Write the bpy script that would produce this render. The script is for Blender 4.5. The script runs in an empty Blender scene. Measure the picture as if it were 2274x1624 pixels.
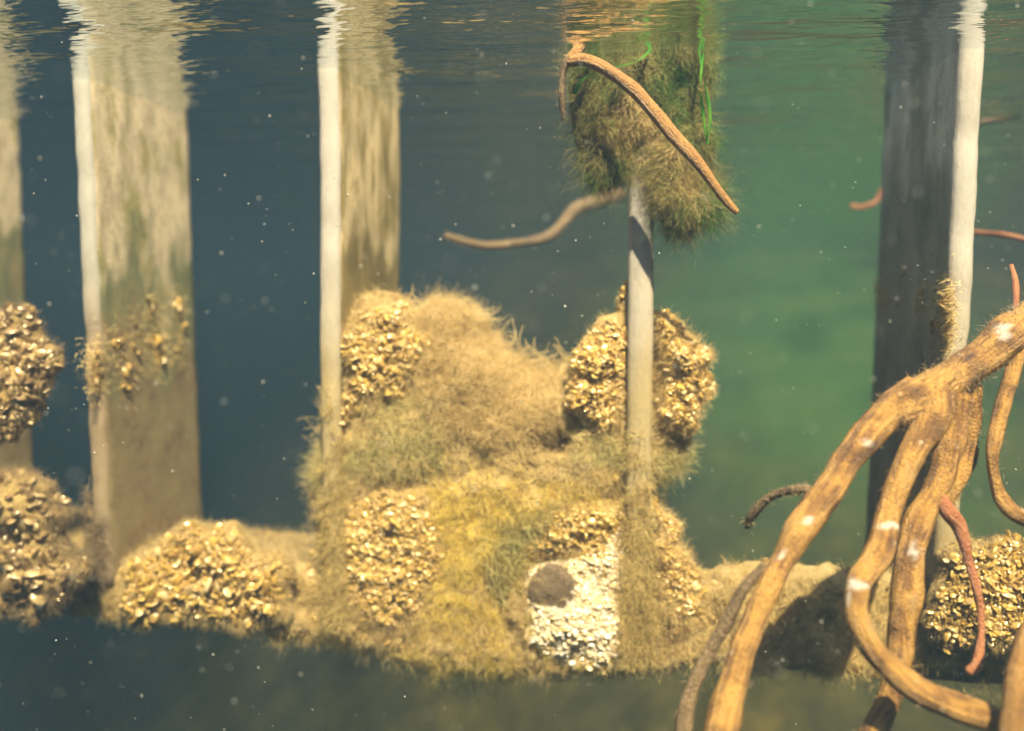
import bpy, math, random
import numpy as np
from mathutils import Vector, noise as mnoise

random.seed(7)
rng = np.random.default_rng(7)
S = bpy.context.scene
COL = S.collection
R = math.radians

# ------------------------------------------------------------------ camera
F = 2000.0                      # focal length in pixels of a 2274 px wide frame
YAW, PITCH = R(8.2), R(4.8)
CAM = np.array([0.0, -1.01, 0.0])
fwd = np.array([-math.sin(YAW) * math.cos(PITCH), math.cos(YAW) * math.cos(PITCH), -math.sin(PITCH)])
rgt = np.array([math.cos(YAW), math.sin(YAW), 0.0])
upv = np.cross(rgt, fwd)
cd = bpy.data.cameras.new('camera')
cam = bpy.data.objects.new('camera', cd)
COL.objects.link(cam)
cam.location = CAM
cam.rotation_euler = (R(90) - PITCH, 0, YAW)
cd.sensor_width = 36
cd.lens = 36 * F / 2274
cd.clip_start = 0.01
cd.clip_end = 200
cd.dof.use_dof = True
cd.dof.focus_distance = 0.86
cd.dof.aperture_fstop = 1.9
S.camera = cam

# ------------------------------------------------------------------ light
SUN_EL, SUN_X, SUN_Y = R(54), 0.36, -0.93          # where the sun stands, under water
w = bpy.data.worlds.new('World')
S.world = w
w.use_nodes = True
nt = w.node_tree
bg = nt.nodes['Background']
sky = nt.nodes.new('ShaderNodeTexSky')
sky.sky_type = 'NISHITA'
sky.sun_disc = False
sky.sun_elevation = SUN_EL
sky.sun_rotation = math.atan2(SUN_X, SUN_Y)
nt.links.new(sky.outputs[0], bg.inputs['Color'])
bg.inputs['Strength'].default_value = 0.15
sl = bpy.data.lights.new('sun', 'SUN')
sl.energy = 5.0
sl.angle = R(0.5)
sl.color = (1.0, 0.86, 0.62)
sun = bpy.data.objects.new('sun', sl)
COL.objects.link(sun)
n_ = math.hypot(SUN_X, SUN_Y)
to_sun = Vector((SUN_X / n_ * math.cos(SUN_EL), SUN_Y / n_ * math.cos(SUN_EL), math.sin(SUN_EL)))
sun.rotation_euler = to_sun.to_track_quat('Z', 'Y').to_euler()
sun.location = (0, -2, 4)
S.view_settings.view_transform = 'Standard'
S.view_settings.look = 'None'
S.view_settings.gamma = 1
S.view_settings.exposure = 2.3
S.cycles.volume_bounces = 1
S.cycles.max_bounces = 10
S.cycles.transparent_max_bounces = 16

WATER_Z = 0.250

# ------------------------------------------------------------------ helpers
def ray(px, py):
    return fwd + (px - 1137) / F * rgt - (py - 812) / F * upv

def on_y(px, py, y):
    """point of the upright plane at depth y that the survey pixel fell on"""
    d = ray(px, py)
    t = (y - CAM[1]) / d[1]
    return CAM + d * t

def at_d(px, py, D):
    """point at distance D along the viewing axis"""
    return CAM + ray(px, py) * D

def tag(o, label=None, cat=None, group=None, kind=None):
    if label: o['label'] = label
    if cat: o['category'] = cat
    if group: o['group'] = group
    if kind: o['kind'] = kind
    return o

def empty(name, loc, label, cat, group=None):
    o = bpy.data.objects.new(name, None)
    COL.objects.link(o)
    o.location = tuple(float(v) for v in loc)
    o.empty_display_size = 0.05
    return tag(o, label, cat, group)

def mesh_obj(name, verts, faces, mat, parent=None, smooth=True, attrs=None):
    """ONE mesh object; faces is an int array (n,3|4) or a list of tuples"""
    verts = np.asarray(verts, dtype=np.float64)
    if parent is not None:
        verts = verts - np.array(parent.matrix_world.translation if False else parent.location)
    me = bpy.data.meshes.new(name)
    if isinstance(faces, np.ndarray):
        k = faces.shape[1]
        me.vertices.add(len(verts))
        me.vertices.foreach_set('co', verts.astype(np.float32).ravel())
        me.loops.add(faces.size)
        me.loops.foreach_set('vertex_index', faces.astype(np.int32).ravel())
        me.polygons.add(len(faces))
        me.polygons.foreach_set('loop_start', np.arange(0, faces.size, k, dtype=np.int32))
        me.polygons.foreach_set('loop_total', np.full(len(faces), k, dtype=np.int32))
        me.update(calc_edges=True)
        me.validate()
    else:
        me.from_pydata([tuple(v) for v in verts], [], faces)
        me.update()
    if smooth:
        me.polygons.foreach_set('use_smooth', np.ones(len(me.polygons), dtype=bool))
    if attrs:
        for k2, a in attrs.items():
            at = me.attributes.new(k2, 'FLOAT', 'POINT')
            at.data.foreach_set('value', np.asarray(a, dtype=np.float32))
    for m in (mat if isinstance(mat, (list, tuple)) else [mat]):
        me.materials.append(m)
    o = bpy.data.objects.new(name, me)
    COL.objects.link(o)
    if parent is not None:
        o.parent = parent
    return o

def fbm(p, sc, octv=3, seed=0.0):
    v, a, s = 0.0, 1.0, sc
    for _ in range(octv):
        v += a * mnoise.noise(Vector((p[0] * s + seed, p[1] * s - seed, p[2] * s + 2 * seed)))
        a *= 0.5
        s *= 2.1
    return v

def catmull(pts, n):
    pts = np.asarray(pts, float)
    P = np.vstack([2 * pts[0] - pts[1], pts, 2 * pts[-1] - pts[-2]])
    out = []
    for i in range(1, len(P) - 2):
        for t in np.linspace(0, 1, n, endpoint=False):
            a, b, c, d = P[i - 1], P[i], P[i + 1], P[i + 2]
            out.append(0.5 * (2 * b + (c - a) * t + (2 * a - 5 * b + 4 * c - d) * t ** 2 + (3 * b - a - 3 * c + d) * t ** 3))
    out.append(P[-2])
    return np.array(out)

# ------------------------------------------------------------------ materials
def new_mat(name):
    m = bpy.data.materials.new(name)
    m.use_nodes = True
    t = m.node_tree
    return m, t, t.nodes['Principled BSDF'], t.nodes, t.links

def N(t, kind, **kw):
    n = t.nodes.new(kind)
    for k, v in kw.items():
        if k.startswith('i_'):
            n.inputs[k[2:]].default_value = v
        else:
            setattr(n, k, v)
    return n

def ramp(t, fac, stops):
    r = t.nodes.new('ShaderNodeValToRGB')
    els = r.color_ramp.elements
    while len(els) < len(stops):
        els.new(0.5)
    for e, (p, c) in zip(els, stops):
        e.position = p
        e.color = (*c, 1)
    t.links.new(fac, r.inputs[0])
    return r.outputs[0]

def mix(t, fac, a, b, blend='MIX'):
    m = t.nodes.new('ShaderNodeMix')
    m.data_type = 'RGBA'
    m.blend_type = blend
    for sock, v in ((m.inputs[0], fac), (m.inputs[6], a), (m.inputs[7], b)):
        if hasattr(v, 'links'):
            t.links.new(v, sock)
        elif isinstance(v, tuple):
            sock.default_value = (*v, 1)
        else:
            sock.default_value = v
    return m.outputs[2]

def math_(t, op, a, b=None, clamp=False):
    m = t.nodes.new('ShaderNodeMath')
    m.operation = op
    m.use_clamp = clamp
    for s, v in ((m.inputs[0], a), (m.inputs[1], b)):
        if v is None: continue
        if hasattr(v, 'links'): t.links.new(v, s)
        else: s.default_value = v
    return m.outputs[0]

def noise_tex(t, scale, detail=4, vec=None, rough=0.6, stretch=None):
    tc = t.nodes.new('ShaderNodeNewGeometry')
    v = tc.outputs['Position'] if vec is None else vec
    if stretch:
        mp = t.nodes.new('ShaderNodeMapping')
        mp.inputs['Scale'].default_value = stretch
        t.links.new(v, mp.inputs[0])
        v = mp.outputs[0]
    n = N(t, 'ShaderNodeTexNoise', i_Scale=scale, i_Detail=detail, i_Roughness=rough)
    t.links.new(v, n.inputs['Vector'])
    return n.outputs['Fac']

def bump(t, b, h, dist, strength=1.0):
    bp = N(t, 'ShaderNodeBump', i_Distance=dist, i_Strength=strength)
    t.links.new(h, bp.inputs['Height'])
    t.links.new(bp.outputs[0], b.inputs['Normal'])

def plank_side_mat(name, top, mid, low, streak, z_mid, z_low, amp=0.75):
    """weathered wood: pale patches above (bare wood plus painted dappled light), algae film, then a coat of silt"""
    m, t, b, nn, ll = new_mat(name)
    g = nn.new('ShaderNodeNewGeometry')
    sp = nn.new('ShaderNodeSeparateXYZ')
    ll.new(g.outputs['Position'], sp.inputs[0])
    big = noise_tex(t, 11, 4, stretch=(1, 1, 0.5))
    str_ = noise_tex(t, 11, 6, stretch=(1.2, 1.2, 0.6), rough=0.68)
    fine = noise_tex(t, 330, 5, rough=0.75)
    zz = math_(t, 'ADD', sp.outputs[2], math_(t, 'MULTIPLY', math_(t, 'SUBTRACT', big, 0.5), amp))
    mr = N(t, 'ShaderNodeMapRange', interpolation_type='SMOOTHSTEP')
    ll.new(zz, mr.inputs[0]); mr.inputs[1].default_value = z_mid - 0.06; mr.inputs[2].default_value = z_mid + 0.06
    mr2 = N(t, 'ShaderNodeMapRange', interpolation_type='SMOOTHSTEP')
    ll.new(zz, mr2.inputs[0]); mr2.inputs[1].default_value = z_low - 0.05; mr2.inputs[2].default_value = z_low + 0.07
    topc = ramp(t, str_, [(0.34, mid), (0.43, streak), (0.49, top), (0.57, tuple(min(1, c * 1.4) for c in top)), (0.64, streak), (0.72, mid)])
    midc = ramp(t, str_, [(0.3, tuple(c * 0.6 for c in mid)), (0.5, mid), (0.72, streak)])
    lowc = ramp(t, noise_tex(t, 20, 6, rough=0.7), [(0.25, tuple(c * 0.5 for c in low)), (0.45, low), (0.6, tuple(c * a for c, a in zip(low, (1.1, 1.2, 1.2)))), (0.8, streak)])
    c = mix(t, mr.outputs[0], midc, topc)
    c = mix(t, mr2.outputs[0], lowc, c)
    c = mix(t, 0.75, c, ramp(t, fine, [(0.25, (0.45, 0.45, 0.45)), (0.5, (0.95, 0.95, 0.95)), (0.8, (1.35, 1.3, 1.2))]), 'MULTIPLY')
    ll.new(c, b.inputs['Base Color'])
    b.inputs['Roughness'].default_value = 0.85
    b.inputs['Specular IOR Level'].default_value = 0.15
    bump(t, b, math_(t, 'ADD', fine, math_(t, 'MULTIPLY', str_, 0.5)), 0.0028, 0.7)
    return m

def plank_edge_mat(name, pale, dull, z_mid):
    m, t, b, nn, ll = new_mat(name)
    g = nn.new('ShaderNodeNewGeometry')
    sp = nn.new('ShaderNodeSeparateXYZ')
    ll.new(g.outputs['Position'], sp.inputs[0])
    n1 = noise_tex(t, 22, 4, stretch=(1, 1, 0.3))
    fine = noise_tex(t, 260, 5, stretch=(1, 1, 0.35), rough=0.7)
    zz = math_(t, 'ADD', sp.outputs[2], math_(t, 'MULTIPLY', math_(t, 'SUBTRACT', n1, 0.5), 0.2))
    mr = N(t, 'ShaderNodeMapRange', interpolation_type='SMOOTHSTEP')
    ll.new(zz, mr.inputs[0]); mr.inputs[1].default_value = z_mid - 0.09; mr.inputs[2].default_value = z_mid + 0.08
    c = mix(t, mr.outputs[0], dull, pale)
    c = mix(t, 0.6, c, ramp(t, fine, [(0.25, (0.72, 0.70, 0.66)), (0.5, (0.97, 0.97, 0.97)), (0.8, (1.15, 1.15, 1.15))]), 'MULTIPLY')
    ll.new(c, b.inputs['Base Color'])
    b.inputs['Roughness'].default_value = 0.75
    b.inputs['Specular IOR Level'].default_value = 0.2
    bump(t, b, fine, 0.0015, 0.6)
    return m

def weed_mat(name, cols, trans=0.35, scale=26):
    """filaments: colour drifts from tuft to tuft, light passes through"""
    m, t, b, nn, ll = new_mat(name)
    g = nn.new('ShaderNodeNewGeometry')
    n1 = noise_tex(t, scale, 3)
    f = math_(t, 'ADD', math_(t, 'MULTIPLY', n1, 0.8), math_(t, 'MULTIPLY', g.outputs['Random Per Island'], 0.2))
    st = [(0.28 + 0.44 * i / (len(cols) - 1), c) for i, c in enumerate(cols)]
    c = ramp(t, f, st)
    ll.new(c, b.inputs['Base Color'])
    b.inputs['Roughness'].default_value = 0.6
    b.inputs['Specular IOR Level'].default_value = 0.2
    tr = nn.new('ShaderNodeBsdfTranslucent')
    ll.new(c, tr.inputs[0])
    ms = nn.new('ShaderNodeMixShader')
    ms.inputs[0].default_value = trans
    ll.new(b.outputs[0], ms.inputs[1]); ll.new(tr.outputs[0], ms.inputs[2])
    ll.new(ms.outputs[0], nn['Material Output'].inputs[0])
    return m

def crust_mat(name, cols, scale=60):
    m, t, b, nn, ll = new_mat(name)
    n1 = noise_tex(t, scale, 5, rough=0.7)
    st = [(0.3 + 0.4 * i / (len(cols) - 1), c) for i, c in enumerate(cols)]
    ll.new(ramp(t, n1, st), b.inputs['Base Color'])
    b.inputs['Roughness'].default_value = 0.9
    b.inputs['Specular IOR Level'].default_value = 0.1
    bump(t, b, noise_tex(t, 240, 5, rough=0.75), 0.006, 1.0)
    return m

def shell_mat(name, cols, rough=0.13, tint=(1.0, 0.86, 0.58)):
    m, t, b, nn, ll = new_mat(name)
    g = nn.new('ShaderNodeNewGeometry')
    oi = nn.new('ShaderNodeObjectInfo')
    f = math_(t, 'FRACT', math_(t, 'ADD', g.outputs['Random Per Island'], oi.outputs['Random']))
    st = [((i + 0.5) / len(cols), c) for i, c in enumerate(cols)]
    c = ramp(t, f, st)
    fine = noise_tex(t, 700, 3)
    c = mix(t, 0.5, c, ramp(t, fine, [(0.3, (0.5, 0.42, 0.3)), (0.6, (1.1, 1.1, 1.1))]), 'MULTIPLY')
    ll.new(c, b.inputs['Base Color'])
    b.inputs['Roughness'].default_value = rough
    b.inputs['Specular IOR Level'].default_value = 1.0
    b.inputs['IOR'].default_value = 1.8
    b.inputs['Specular Tint'].default_value = (*tint, 1)
    b.inputs['Coat Weight'].default_value = 0.25
    b.inputs['Coat Roughness'].default_value = 0.12
    bump(t, b, fine, 0.0006, 0.5)
    return m

def bark_mat(name, cols, scar=(0.62, 0.54, 0.45)):
    m, t, b, nn, ll = new_mat(name)
    at = N(t, 'ShaderNodeAttribute', attribute_name='along')
    ar = N(t, 'ShaderNodeAttribute', attribute_name='around')
    sc = N(t, 'ShaderNodeAttribute', attribute_name='scar')
    cb = nn.new('ShaderNodeCombineXYZ')
    ll.new(math_(t, 'MULTIPLY', at.outputs['Fac'], 0.10), cb.inputs[0])
    ll.new(ar.outputs['Fac'], cb.inputs[1])
    fib = noise_tex(t, 160, 5, vec=cb.outputs[0], rough=0.65)
    blot = noise_tex(t, 38, 4)
    fine = noise_tex(t, 420, 4)
    f = math_(t, 'ADD', math_(t, 'MULTIPLY', fib, 0.5), math_(t, 'MULTIPLY', blot, 0.5))
    st = [(0.34 + 0.32 * i / (len(cols) - 1), c) for i, c in enumerate(cols)]
    c = ramp(t, f, st)
    c = mix(t, 0.55, c, ramp(t, fine, [(0.3, (0.55, 0.5, 0.45)), (0.6, (1.1, 1.1, 1.1))]), 'MULTIPLY')
    spot = ramp(t, noise_tex(t, 95, 2), [(0.70, (0, 0, 0)), (0.76, (1, 1, 1))])
    c = mix(t, math_(t, 'MULTIPLY', spot, 0.55), c, (0.55, 0.45, 0.30))
    c = mix(t, sc.outputs['Fac'], c, scar)
    ll.new(c, b.inputs['Base Color'])
    b.inputs['Roughness'].default_value = 0.36
    b.inputs['Specular IOR Level'].default_value = 0.6
    bump(t, b, math_(t, 'ADD', fib, math_(t, 'MULTIPLY', fine, 0.6)), 0.006, 0.9)
    return m

PALE = (0.40, 0.365, 0.31)
M = {}
M['side_left'] = plank_side_mat('silted wood with pale dapples', (0.56, 0.45, 0.28), (0.21, 0.21, 0.095), (0.28, 0.20, 0.095), (0.40, 0.33, 0.13), 0.07, -0.06)  # pale top patches carry dappled light painted into the wood colour
M['side_mid'] = plank_side_mat('algae stained wood', (0.54, 0.42, 0.22), (0.22, 0.17, 0.06), (0.30, 0.21, 0.08), (0.38, 0.29, 0.11), 0.07, -0.12)
M['side_dark'] = plank_side_mat('dark grey green wood', (0.80, 0.68, 0.46), (0.46, 0.41, 0.24), (0.33, 0.26, 0.15), (0.60, 0.51, 0.30), 0.17, -0.03, 0.35)  # pale zone near the waterline paints a refracted streak of light
M['edge'] = plank_edge_mat('pale narrow edge', PALE, (0.36, 0.28, 0.14), -0.03)  # narrow edge paler than the side faces, duller lower down
M['edge_left'] = plank_edge_mat('pale silted edge', (0.36, 0.34, 0.29), (0.27, 0.20, 0.12), 0.0)
M['mat_crust'] = crust_mat('brown silt', [(0.18, 0.11, 0.04), (0.40, 0.27, 0.10), (0.55, 0.40, 0.16)])
M['ledge_crust'] = crust_mat('silted brown crust', [(0.26, 0.17, 0.07), (0.50, 0.36, 0.15), (0.62, 0.46, 0.21)], 40)
M['mud'] = crust_mat('grey brown mud', [(0.16, 0.115, 0.07), (0.26, 0.185, 0.11), (0.34, 0.25, 0.15)])
M['mussel_crust'] = crust_mat('dark shell grit', [(0.36, 0.23, 0.08), (0.58, 0.41, 0.15), (0.72, 0.53, 0.22)], 120)
M['pale_crust'] = crust_mat('pale overlit crust', [(0.62, 0.46, 0.24), (0.84, 0.72, 0.52), (0.90, 0.84, 0.72)], 70)  # pale crust, whitened further to paint its overexposed light
M['brown_weed'] = weed_mat('brown thread algae', [(0.46, 0.34, 0.14), (0.66, 0.50, 0.22), (0.77, 0.61, 0.32)])
M['olive_weed'] = weed_mat('olive thread algae', [(0.60, 0.46, 0.11), (0.80, 0.62, 0.15), (0.86, 0.70, 0.20)])
M['green_weed'] = weed_mat('green thread algae', [(0.44, 0.40, 0.16), (0.56, 0.50, 0.21), (0.70, 0.56, 0.25)])
M['hang_weed'] = weed_mat('hanging weed', [(0.035, 0.13, 0.02), (0.08, 0.18, 0.03), (0.24, 0.23, 0.07), (0.32, 0.25, 0.09), (0.13, 0.13, 0.04)], scale=20)
M['bright_weed'] = weed_mat('bright green blades', [(0.02, 0.17, 0.015), (0.06, 0.27, 0.02), (0.20, 0.38, 0.03)], 0.5, 60)
M['silt_weed'] = weed_mat('silted thread algae', [(0.50, 0.36, 0.14), (0.72, 0.54, 0.22), (0.80, 0.63, 0.30)])
M['tan_weed'] = weed_mat('tan thread algae', [(0.40, 0.30, 0.11), (0.60, 0.46, 0.17), (0.72, 0.57, 0.25)])
M['grey_fuzz'] = weed_mat('grey brown fuzz', [(0.20, 0.145, 0.085), (0.32, 0.235, 0.13), (0.40, 0.30, 0.17)])
M['gold_shell'] = shell_mat('golden mussel shell', [(0.30, 0.18, 0.045), (0.45, 0.29, 0.075), (0.56, 0.38, 0.10), (0.50, 0.33, 0.085), (0.80, 0.64, 0.36), (0.36, 0.22, 0.06), (0.64, 0.43, 0.08), (0.44, 0.30, 0.08)])  # the cream tone paints bright glints into some of the shells
M['pale_shell'] = shell_mat('pale overlit shell', [(0.70, 0.52, 0.26), (0.86, 0.74, 0.54), (0.88, 0.82, 0.70), (0.80, 0.62, 0.30)], 0.3, (1, 0.95, 0.88))  # pale shells with the same overexposed white painted in
M['dull_shell'] = shell_mat('dull brown shell', [(0.14, 0.085, 0.035), (0.24, 0.155, 0.065), (0.34, 0.23, 0.09), (0.46, 0.33, 0.15)], 0.3)
M['bark'] = bark_mat('golden root bark', [(0.05, 0.024, 0.008), (0.20, 0.093, 0.018), (0.45, 0.24, 0.045), (0.36, 0.215, 0.07)])
M['bark_orange'] = bark_mat('orange root bark', [(0.14, 0.06, 0.015), (0.34, 0.17, 0.035), (0.42, 0.25, 0.07)])
M['bark_red'] = bark_mat('red rootlet bark', [(0.22, 0.07, 0.03), (0.38, 0.14, 0.05), (0.46, 0.22, 0.09)])
M['bark_dull'] = bark_mat('silted root bark', [(0.10, 0.06, 0.03), (0.20, 0.13, 0.055), (0.28, 0.19, 0.09)])

# ------------------------------------------------------------------ large structure
# riverbed: one sheet, deep near the planks, and an added green shoal behind that paints the water's green glow
def bed_z(x, y):
    yb = 0.35 * (x - 1.1) ** 2 / (1 + 0.05 * abs(x - 1.1))
    yy = y - yb
    z = np.interp(yy, [-3, -1, 0.5, 1.5, 2.5, 3.4, 4.2, 5.2, 9], [-3.0, -2.3, -1.6, -1.25, -0.80, -0.36, 0.02, 0.30, 0.34])
    return float(z) + 0.08 * fbm((x, y, 0), 0.8) * min(1, max(0, (4.5 - yy) / 2)) + 0.02 * fbm((x, y, 3), 3.0)
n = 130
gx = 13 * np.sign(np.linspace(-1, 1, n)) * np.abs(np.linspace(-1, 1, n)) ** 1.6
gy = 2 + 13 * np.sign(np.linspace(-1, 1, n)) * np.abs(np.linspace(-1, 1, n)) ** 1.6
V = np.array([(x, y, bed_z(x, y)) for y in gy for x in gx])
I = np.arange(n * n).reshape(n, n)
Q = np.stack([I[:-1, :-1].ravel(), I[:-1, 1:].ravel(), I[1:, 1:].ravel(), I[1:, :-1].ravel()], 1)
m, t, b, nn, ll = new_mat('riverbed')
gg = nn.new('ShaderNodeNewGeometry')
sz_ = nn.new('ShaderNodeSeparateXYZ')
ll.new(gg.outputs['Position'], sz_.inputs[0])
mr = N(t, 'ShaderNodeMapRange', interpolation_type='SMOOTHSTEP')
ll.new(math_(t, 'ADD', sz_.outputs[2], math_(t, 'MULTIPLY', noise_tex(t, 2.2, 5), 0.5)), mr.inputs[0])
mr.inputs[1].default_value = -0.95; mr.inputs[2].default_value = -0.15
mudc = ramp(t, noise_tex(t, 3.5, 6), [(0.3, (0.04, 0.038, 0.010)), (0.55, (0.12, 0.10, 0.024)), (0.7, (0.22, 0.16, 0.035))])
glowc = ramp(t, noise_tex(t, 2.5, 6), [(0.3, (0.04, 0.115, 0.025)), (0.5, (0.095, 0.215, 0.045)), (0.7, (0.16, 0.25, 0.06))])  # green of the glowing water, painted onto the added shoal
mx = N(t, 'ShaderNodeMapRange', interpolation_type='SMOOTHSTEP')
ll.new(math_(t, 'ADD', math_(t, 'ABSOLUTE', math_(t, 'SUBTRACT', sz_.outputs[0], 0.85)), math_(t, 'MULTIPLY', noise_tex(t, 1.3, 4), 0.8)), mx.inputs[0])
mx.inputs[1].default_value = 0.5; mx.inputs[2].default_value = 1.8
mx.inputs[3].default_value = 1.0; mx.inputs[4].default_value = 0.0
ll.new(mix(t, math_(t, 'MULTIPLY', mr.outputs[0], mx.outputs[0]), mudc, glowc), b.inputs['Base Color'])
b.inputs['Roughness'].default_value = 0.95
bump(t, b, noise_tex(t, 14, 5), 0.05)
tag(mesh_obj('riverbed', V, Q, m), kind='structure')

# water surface: real ripples; from below a mirror except in the steep cone of light
ys = np.concatenate([np.arange(-2.2, 2.6, 0.018), 2.6 + np.cumsum(0.018 * 1.03 ** np.arange(96))])
xs = np.concatenate([-1.7 - np.cumsum(0.022 * 1.05 ** np.arange(66))[::-1], np.arange(-1.7, 1.7, 0.022), 1.7 + np.cumsum(0.022 * 1.05 ** np.arange(66))])
ys = ys[ys < 12.5]
xs = xs[np.abs(xs) < 12.5]
X, Y = np.meshgrid(xs, ys)
Z = np.zeros_like(X)
for k in range(26):
    lam = rng.uniform(0.05, 0.22)
    a = rng.normal(math.pi / 2, 0.75)
    amp = 0.0040 * lam * rng.uniform(0.4, 1.3)
    Z += amp * np.sin(2 * math.pi / lam * (X * math.cos(a) + Y * math.sin(a)) + rng.uniform(0, 6.28) + 0.7 * np.sin(X * 3 + k))
V = np.stack([X.ravel(), Y.ravel(), (WATER_Z + Z).ravel()], 1)
ny, nx = X.shape
I = np.arange(nx * ny).reshape(ny, nx)
Q = np.stack([I[:-1, :-1].ravel(), I[:-1, 1:].ravel(), I[1:, 1:].ravel(), I[1:, :-1].ravel()], 1)
m, t, b, nn, ll = new_mat('water surface')
fr = N(t, 'ShaderNodeFresnel', i_IOR=1.33)
tr = nn.new('ShaderNodeBsdfTransparent')
gl = N(t, 'ShaderNodeBsdfGlossy', i_Roughness=0.02)
gl.inputs['Color'].default_value = (0.82, 0.87, 0.90, 1)
rip = noise_tex(t, 19, 3, stretch=(0.5, 1.5, 1))
bp = N(t, 'ShaderNodeBump', i_Distance=0.008, i_Strength=1.0)
ll.new(rip, bp.inputs['Height'])
ll.new(bp.outputs[0], gl.inputs['Normal'])
ms = nn.new('ShaderNodeMixShader')
ll.new(fr.outputs[0], ms.inputs[0]); ll.new(tr.outputs[0], ms.inputs[1]); ll.new(gl.outputs[0], ms.inputs[2])
ll.new(ms.outputs[0], nn['Material Output'].inputs[0])
tag(mesh_obj('water', V, Q, m), kind='structure')

# the body of murky water itself
m, t, b, nn, ll = new_mat('murky water')
nn.remove(b)
pv = nn.new('ShaderNodeVolumePrincipled')
pv.inputs['Color'].default_value = (0.0155, 0.0275, 0.0405, 1)
pv.inputs['Absorption Color'].default_value = (0.24, 0.26, 0.21, 1)
pv.inputs['Density'].default_value = 0.80
pv.inputs['Anisotropy'].default_value = 0.0
pv.inputs['Density Attribute'].default_value = ''
ll.new(pv.outputs[0], nn['Material Output'].inputs['Volume'])
x0, x1, y0, y1, z0, z1 = -14, 14, -12, 16, -3.6, 0.42
V = [(x, y, z) for z in (z0, z1) for y in (y0, y1) for x in (x0, x1)]
tag(mesh_obj('haze', V, [(0, 2, 3, 1), (4, 5, 7, 6), (0, 1, 5, 4), (2, 6, 7, 3), (0, 4, 6, 2), (1, 3, 7, 5)], m, smooth=False), kind='stuff')

# ------------------------------------------------------------------ planks
def plank(name, x0, x1, y0, y1, z0, z1, mats, wob=0.0022, seed=0.0, lean=0.0, step=0.012):
    """rough sawn board standing on end: slot 0 the faces, slot 1 the narrow edge toward -y"""
    bev = min(0.005, (x1 - x0) * 0.2)
    ring = [(x0 + bev, y0), (x1 - bev, y0), (x1, y0 + bev)]
    k = max(3, int((y1 - y0) / step))
    ring += [(x1, y0 + bev + (y1 - y0 - 2 * bev) * i / k) for i in range(1, k)]
    ring += [(x1, y1 - bev), (x1 - bev, y1), (x0 + bev, y1), (x0, y1 - bev)]
    ring += [(x0, y1 - bev - (y1 - y0 - 2 * bev) * i / k) for i in range(1, k)]
    ring += [(x0, y0 + bev)]
    nz = int((z1 - z0) / step)
    nr = len(ring)
    cx, cy = (x0 + x1) / 2, (y0 + y1) / 2
    V = []
    for j in range(nz + 1):
        z = z0 + (z1 - z0) * j / nz
        for (x, y) in ring:
            dx = (1 if x > cx else -1) * wob * (1.0 if y < y0 + 0.003 else 0.4) * fbm((x, y, z), 30, 3, seed + 5)
            dy = (1 if y > cy else -1) * wob * 1.5 * fbm((x * 0.3, y, z), 22, 3, seed + 9)
            V.append((x + dx + lean * (z - WATER_Z) + 0.004 * mnoise.noise(Vector((seed, 1, z * 3))), y + dy, z))
    Fc, mi = [], []
    for j in range(nz):
        for i in range(nr):
            a, c = j * nr + i, j * nr + (i + 1) % nr
            Fc.append((a, c, c + nr, a + nr))
            mi.append(1 if i in (0,) or i == nr - 1 or i == 1 else 0)
    Fc.append(tuple(range(nr))[::-1]); mi.append(0)
    Fc.append(tuple(nz * nr + i for i in range(nr))); mi.append(0)
    o = mesh_obj(name, V, Fc, mats)
    o.data.polygons.foreach_set('material_index', mi)
    o.data.polygons[-1].use_smooth = o.data.polygons[-2].use_smooth = False
    return o

def px_x(px, py, y):
    return on_y(px, py, y)[0]

def back_y(xside, px):
    """depth at which the side plane x = xside is seen at column px"""
    d = ray(px, 600)
    t = (xside - CAM[0]) / d[0]
    return CAM[1] + d[1] * t

PG = 'upright planks under the dock'
TOPZ = 0.36
xa, xb = px_x(168, 500, 0), px_x(206, 500, 0)
p1 = plank('wooden_plank', xa, xb, 0.0, back_y(xb, 428), -0.365, TOPZ, [M['side_left'], M['edge_left']], seed=1, lean=-0.012)
tag(p1, 'wide silted plank standing alone, pale dappled patches above and brown mud below', 'plank', PG)
P1X = (xa, xb)
xa, xb = px_x(705, 500, 0), px_x(750, 500, 0)
p2 = plank('wooden_plank', xa, xb, 0.0, back_y(xb, 888), -0.40, TOPZ, [M['side_mid'], M['edge']], seed=2)
tag(p2, 'tan plank with bright white edge rising from the left end of the brown algae mass', 'plank', PG)
P2X, P2Y = (xa, xb), back_y(xb, 888)
xa, xb = px_x(1396, 500, 0), px_x(1453, 500, 0)
p3 = plank('wooden_plank', xa, xb, 0.0, 0.25, -0.40, TOPZ, [M['side_mid'], M['edge']], seed=3, wob=0.0015)
tag(p3, 'narrow pale plank seen edge on, its top wrapped in hanging green weed', 'plank', PG)
P3X = (xa, xb)
xa, xb = px_x(2118, 500, 0), px_x(2174, 500, 0)
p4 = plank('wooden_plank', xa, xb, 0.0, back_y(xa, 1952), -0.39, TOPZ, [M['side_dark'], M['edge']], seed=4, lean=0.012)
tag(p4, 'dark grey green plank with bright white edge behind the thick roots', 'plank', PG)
P4X = (xa, xb)
xb = px_x(56, 500, 0.26)
p0 = plank('wooden_plank', xb - 0.025, xb, 0.0, 0.26, -0.35, TOPZ, [M['side_left'], M['edge_left']], seed=6)
tag(p0, 'olive plank cut off by the left border of the view, above a shell clump', 'plank', PG)

# cross beam under the planks
za, zb = on_y(560, 1235, 0.20)[2], on_y(1300, 1478, 0.0)[2]
def tilt_z(x):
    return 0.07 * np.maximum(0, -x)

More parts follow.
